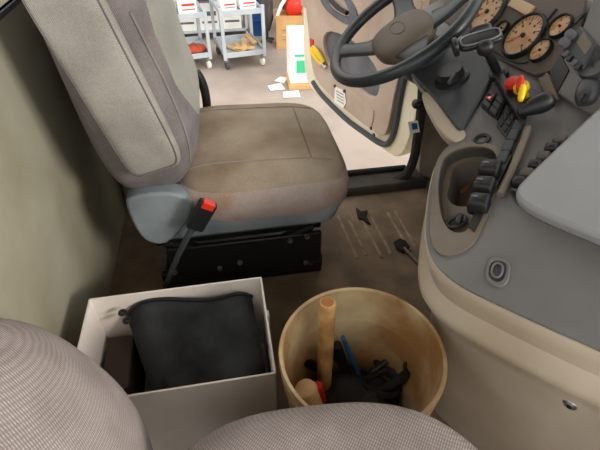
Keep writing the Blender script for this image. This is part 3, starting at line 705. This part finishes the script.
tag(tube('screwdriver', [incup(318, 385, .26), incup(322, 400, .18), incup(326, 412, .08)], [.010, .011, .009], M_red, None, 10), 'red handled screwdriver between the two wooden handles in the bucket', 'screwdriver')
tag(pad('dark_mass', bkc+V(0, .0, .095), V(.128, 0, 0), V(0, .128, 0), V(0, 0, .085), M_cloth, None, 2.2, 2.4, 40, 16, fn=lambda v: v+V(0, 0, .016*math.sin(v.x*60+1)*math.cos(v.y*48))), 'black lumpy mass at the bottom of the bucket', 'pouch')  # lumpy dark filler under the tools, standing for an unidentified dark mass
av = empty('air_hose', incup(415, 370, .2), 'black air hose coupling with metal ring in the bucket', 'hose coupling')
tube('hose', catmull([incup(352, 398, .12), incup(372, 392, .15), incup(392, 385, .17), incup(410, 372, .22)], 5), .013, M_rubber, av, 10)
tube('hose_end', [incup(415, 371, .23), incup(424, 364, .27), incup(432, 358, .30)], [.012, .012, .010], M_black, av, 12)
tube('ring', [incup(411, 367, .235)+V(.016*math.cos(a), .012*math.sin(a), .010*math.sin(a)) for a in [2*PI*k/18 for k in range(18)]], .0045, M_blackmetal, av, 8, True)
box('fitting', incup(416, 378, .225), (.016, .014, .022), M_chrome, av, rotz(.5), .003)
for i, (x, y, z, rad, lab) in enumerate([(382, 384, .165, .042, 'small black hose loop lying nearest the seat in the bucket'), (396, 362, .16, .052, 'wide black hose loop lying under the coupling in the bucket')]):
    p = incup(x, y, z)
    tag(tube('hose_loop', [p+V(rad*math.cos(a), rad*.8*math.sin(a), .012*math.sin(2*a+i)) for a in [2*PI*k/28 for k in range(28)]], .010, M_rubber, None, 10, True), lab, 'hose', 'hose loops in the bucket')
for i, (pa, za, pb, zb, rad, lab) in enumerate([((330, 350), .25, (352, 378), .15, .009, 'dark steel bar lying across the bucket behind the pry bar'), ((372, 372), .17, (402, 350), .21, .008, 'thin dark steel rod lying beside the hose coupling'), ((300, 360), .22, (330, 372), .16, .012, 'short dark bar at the left side of the bucket')]):
    tag(tube('steel_bar', [incup(*pa, za), incup(*pb, zb)], rad, M_blackmetal, None, 8), lab, 'bar', 'steel bars in the bucket')

# ================================================================== scraps on the floor mat
def scrap(name, pts, label, z=.012):
    P = [onz(x, y, z) for x, y in pts]; n = V(0, 0, 1)
    return tag(plate(name, P, n, .010, M_scrap, None, bevel=.002), label, 'debris')
scrap('leaf_scrap', [(356, 207), (361, 211), (368, 210), (366, 215), (371, 224), (363, 219), (358, 217)], 'dark leaf scrap on the floor near the driver seat')
fs = empty('fallen_clip', onz(408, 250, 0), 'broken black clip with pale shank on the floor mat by the console', 'debris')
plate('clip_head', [onz(x, y, .014) for x, y in [(394, 241), (400, 238), (405, 240), (410, 246), (404, 251), (397, 248)]], (0, 0, 1), .012, M_scrap, fs, bevel=.002)
tube('shank', [onz(404, 248, .010), onz(414, 258, .009), onz(420, 264, .009)], .007, M_taupe, fs, 8)

# ================================================================== workshop things
def cart(loc, rz, w, d, h, label):
    c = empty('service_cart', loc, label, 'cart', 'grey service carts in the workshop', rz)
    def tray_(bm, z):
        addbox(bm, (0, d/2, z), (w, d, .012))
        for s in (-1, 1): addbox(bm, (s*w/2, d/2, z+.025), (.012, d, .07))
        for y in (0, d): addbox(bm, (0, y, z+.025), (w+.012, .012, .07))
    join(lambda bm: tray_(bm, .18), 'lower_shelf', M_cart, c, .004, False)
    join(lambda bm: tray_(bm, h), 'upper_shelf', M_cart, c, .004, False)
    for sx in (-1, 1):
        for y in (.0, d):
            join(lambda bm: addbox(bm, (sx*w/2, y, (h+.14)/2+.05), (.045, .035, h-.05)), 'post', M_cart, c, .004, False)
            k = lathe('caster', [(0, -.02), (.05, -.02), (.058, -.012), (.058, .012), (.05, .02), (0, .02)], V(sx*w/2*.92, y+(.05 if y == 0 else -.05), .058), V(1, .2, 0), M_paper if sx > 0 else M_seal, c, 20, False)
            box('caster_fork', (sx*w/2*.92, y+(.05 if y == 0 else -.05), .125), (.05, .05, .05), M_chrome, k, None, .004, False)
    tube('handle', [V(-w/2, d, h+.03), V(-w/2, d+.12, h+.12), V(w/2, d+.12, h+.12), V(w/2, d, h+.03)], .014, M_chrome, c, 8, world=False)
    return c
c1p, c1r = V(.345, 5.50, GZ), .15
cart(c1p, c1r, .56, .75, .72, 'grey service cart carrying wood offcuts on its lower shelf')
c2p, c2r = V(-.43, 5.50, GZ), .17
cart(c2p, c2r, .60, .75, .70, 'grey service cart carrying a red cloth, partly behind the driver seat')
def cl(base, rz, p): return Vector(base) + rotz(rz) @ Vector(p)
for i, (x, y, a, l) in enumerate([(-.10, .25, .5, .34), (-.02, .22, .2, .32), (.06, .30, -.2, .36), (.14, .28, -.5, .30), (.02, .12, 1.2, .30), (.17, .40, .1, .4)]):
    tag(box('wood_offcut', cl(c1p, c1r, (x, y, .212+.026*(i % 3)+.012*(i//3))), (.07, l, .024), M_plywood, None, rotz(a+c1r), .003), ['leftmost pale wood offcut on the lower cart shelf', 'second pale wood offcut from the left on the cart shelf', 'middle pale wood offcut lying on top of the cart shelf pile', 'fourth pale wood offcut slanting right on the cart shelf', 'pale wood offcut lying crosswise at the front of the cart shelf', 'rightmost long pale wood offcut on the lower cart shelf'][i], 'wood', 'offcuts on the cart shelf')
tag(pad('shop_cloth', cl(c2p, c2r, (.13, .22, .235)), V(.15, .03, 0), V(-.03, .13, 0), V(0, 0, .06), M_redcloth, None, 2.4, 2.0, 32, 12, fn=lambda v: v+V(0, 0, .02*math.sin(v.x*40)*math.cos(v.y*35))), 'crumpled red and brown cloth on the lower shelf of the cart', 'cloth')
tag(box('paper_pad', cl(c2p, c2r, (-.08, .12, .205)), (.24, .20, .035), M_paper, None, rotz(c2r+.2), .003), 'white pad on the lower shelf beside the red cloth', 'paper pad')
def carton(name, base, rz, p, s, m, label, cat, stripe=None, grp=None):
    if stripe is None: return tag(box(name, cl(base, rz, p), s, m, None, rotz(rz), .006), label, cat, grp)
    e = empty(name, cl(base, rz, (p[0], p[1], p[2]-s[2]/2)), label, cat, grp, rz)
    box('body', (0, 0, s[2]/2), s, m, e, None, .006, False)
    for z_, h_ in ((.62, .16), (.30, .08)):
        box('print_band', (s[0]*.05, -s[1]/2-.001, s[2]*z_), (s[0]*.7, .003, s[2]*h_), stripe, e, None, 0, False)
    return e
for x, sd in ((-.17, 'left'), (.10, 'right')): carton('parts_carton', c2p, c2r, (x, .22, .715+.10), (.24, .25, .18), M_paper, 'white red-printed carton at the '+sd+' on the cart behind the driver seat', 'carton', M_red, 'cartons on the left cart')
for x, s, sd in ((-.14, .2, 'left'), (.12, .22, 'right')): carton('parts_carton', c1p, c1r, (x, .25, .735+.07), (s, .25, .12), M_paper, 'white red-printed carton at the '+sd+' on the wood offcut cart', 'carton', M_red, 'cartons on the right cart')
# rack of white cartons and a blue bin behind the carts
gp = V(0, 6.9, GZ)
rk = empty('storage_shelf', gp+V(-.45, 0, 0), 'low steel shelf unit of white cartons behind the carts', 'shelf')
for z in (.12, .62): box('shelf_board', gp+V(-.45, .2, z), (1.9, .5, .03), M_cart, rk, None, .003)
for x in (-1.38, .48):
    for y in (-.03, .43): box('upright', gp+V(x, y, .55), (.04, .04, 1.1), M_cart, rk, None, .003)
for k, od in enumerate(('leftmost', 'second', 'middle', 'fourth', 'rightmost')):
    carton('storage_carton', gp, 0, (-1.2+.36*k, .18, .135+.2), (.33, .36, .40), M_paper, od+' white grey-printed carton on the lower board of the steel shelf', 'carton', M_doorgrey, 'cartons on the steel shelf')
    carton('storage_carton', gp, 0, (-1.2+.36*k, .18, .635+.15), (.33, .36, .30), M_paper, od+' white and red carton on the upper board of the steel shelf', 'carton', M_red, 'upper cartons on the steel shelf')
bb = empty('blue_bin', gp+V(.68, .1, 0), 'tall blue plastic bin behind the right cart', 'bin')
loft('shell', [rr(GZ+.0, .56, .80, 6.9, 7.12), rr(GZ+.75, .53, .83, 6.87, 7.15)], M_blue, bb, cap0=True, cap1=True)
for z in (.25, .45, .65): box('bin_rib', V(.68, 6.875, GZ+z), (.30, .03, .03), M_blue, bb, None, .004)
# cardboard box of red tools
kx = empty('cardboard_carton', V(1.08, 6.2, GZ), 'brown cardboard carton standing by the workshop wall post', 'carton', None, -.1)
ks = .40
for sx in (-1, 1): box('side_panel', (sx*ks/2, .18, .24), (.008, .36, .48), M_kraft, kx, None, 0, False)
for y in (0, .36): box('front_panel', (0, y, .24), (ks, .008, .48), M_kraft, kx, None, 0, False)
box('contents_tray', (0, .18, .40), (ks-.01, .35, .01), M_kraft, kx, None, 0, False)
for k in range(4): box('printed_line', (-.0, -.006, .14+.07*k), (.22, .003, .014), M_plywood if k % 2 else M_wood, kx, None, 0, False)
tag(pad('red_pouch', V(1.17, 6.36, GZ+.56), V(.13, 0, .02), V(0, .11, 0), V(0, 0, .14), M_red, None, 3, 2.6, 24, 12), 'red pouch on top of the brown carton', 'pouch')
tag(tube('white_pipe', [V(.90, 6.32, GZ+.42), V(.98, 6.32, GZ+.60), V(1.10, 6.30, GZ+.78), V(1.12, 6.30, GZ+.86)], .028, M_paper, None, 10), 'bent white pipe leaning out of the brown carton', 'pipe')
# grey jacket hung on a stand
jk = empty('coat_stand', V(.78, 6.6, GZ), 'dark stand on castors with a grey jacket draped on it', 'coat stand')
tube('pole', [V(.78, 6.6, GZ+.03), V(.78, 6.6, GZ+1.5)], .02, M_seal, jk, 10)
for a in range(4): tube('foot', [V(.78, 6.6, GZ+.05), V(.78+.12*math.cos(a*PI/2+.5), 6.6+.12*math.sin(a*PI/2+.5), GZ+.02)], .018, M_seal, jk, 8)
tag(pad('jacket', V(.77, 6.46, GZ+.82), V(.11, 0, 0), V(0, 0, .62), V(0, -.12, 0), M_jacket, None, 3, 2.2, 32, 14, fn=lambda v: v+V(.012*math.sin(v.z*22), .02*math.sin(v.x*45), 0)), 'grey jacket hanging between the cart and the carton', 'jacket')
tag(box('timber_post', V(1.40, 6.75, GZ+1.0), (.14, .10, 2.0), M_wood, None, None, .006), 'upright tan timber post leaning at the workshop wall', 'post')
tag(box('dark_cabinet', V(1.30, 7.3, GZ+.6), (.34, .4, 1.2), M_brown, None, None, .01), 'dark cabinet behind the brown carton', 'cabinet')
# white sacks with green print on a flat carton
wp = onz(298, 92, GZ+.0); 
fc = tag(box('flat_carton', V(wp.x+.14, wp.y+.30, GZ+.03), (.46, .50, .06), M_kraft, None, rotz(-.05), .004), 'flattened brown carton under the white box beside the door', 'cardboard')
wbx = empty('white_box', V(wp.x+.14, wp.y+.32, GZ+.06), 'tall white box with green print standing by the open door', 'box', None, -.05)
box('body', (0, 0, .30), (.42, .42, .60), M_paper, wbx, None, .012, False)
box('green_panel', (.02, -.212, .22), (.30, .003, .16), M_green, wbx, None, 0, False)
box('green_panel', (.02, -.212, .36), (.34, .003, .03), M_green, wbx, None, 0, False)
box('lid_flap', (0, -.02, .607), (.42, .30, .012), M_paper, wbx, None, .003, False)
for (x, y, a, w_, lab) in [(275, 88, .3, .20, 'torn white paper scrap farthest left on the concrete'), (281, 80, -.4, .14, 'torn white paper scrap in the middle beside the white box'), (290, 95, .1, .22, 'torn white paper scrap nearest the driver seat on the concrete')]:
    p = onz(x, y, GZ); tag(plate('paper_scrap', [p+rotz(a) @ V(sx*w_, sy*.10, .006+.01*(sx*sy > 0)) for sx, sy in ((-.5, -.8), (.5, -1), (.6, .8), (-.3, 1))], (0, 0, 1), .004, M_paper, None, bevel=0), lab, 'paper', 'paper scraps on the concrete')

gx = onz(4, 6, GZ)
gb = empty('green_crate', V(gx.x-.6, gx.y+.2, GZ), 'green crate on the workshop floor seen through the rear window', 'crate')
for z in (.0, .30): box('crate_side', V(gx.x-.6, gx.y+.2, GZ+.15+z), (.9, .6, .28), mat('crate_green', (140, 190, 130), .6), gb, None, .01)
tag(box('orange_pallet', V(gx.x+.45, gx.y-.1, GZ+.08), (.9, .6, .16), mat('orange_paint', (236, 150, 96), .6), None, None, .01), 'orange pallet on the workshop floor behind the cab', 'pallet')
# bolt set in the beige cover, placed on its surface
lc = [o for o in bpy.data.objects if o.name == 'lower_cover'][0]
from mathutils.bvhtree import BVHTree
me = lc.data; bt = BVHTree.FromPolygons([v.co for v in me.vertices], [p.vertices for p in me.polygons])
hit, nrm, _, _ = bt.ray_cast(CAM, ray(570, 405).normalized())
if hit:
    if nrm.dot(FWD) > 0: nrm = -nrm
    b1_ = lathe('cover_bolt', [(0, .004), (.006, .004), (.007, .001), (.011, .002), (.013, -.001)], hit, nrm, M_chrome, db, 16)
    lathe('bolt_head', [(0, .006), (.004, .006), (.005, .003)], hit, nrm, M_black, b1_, 8)
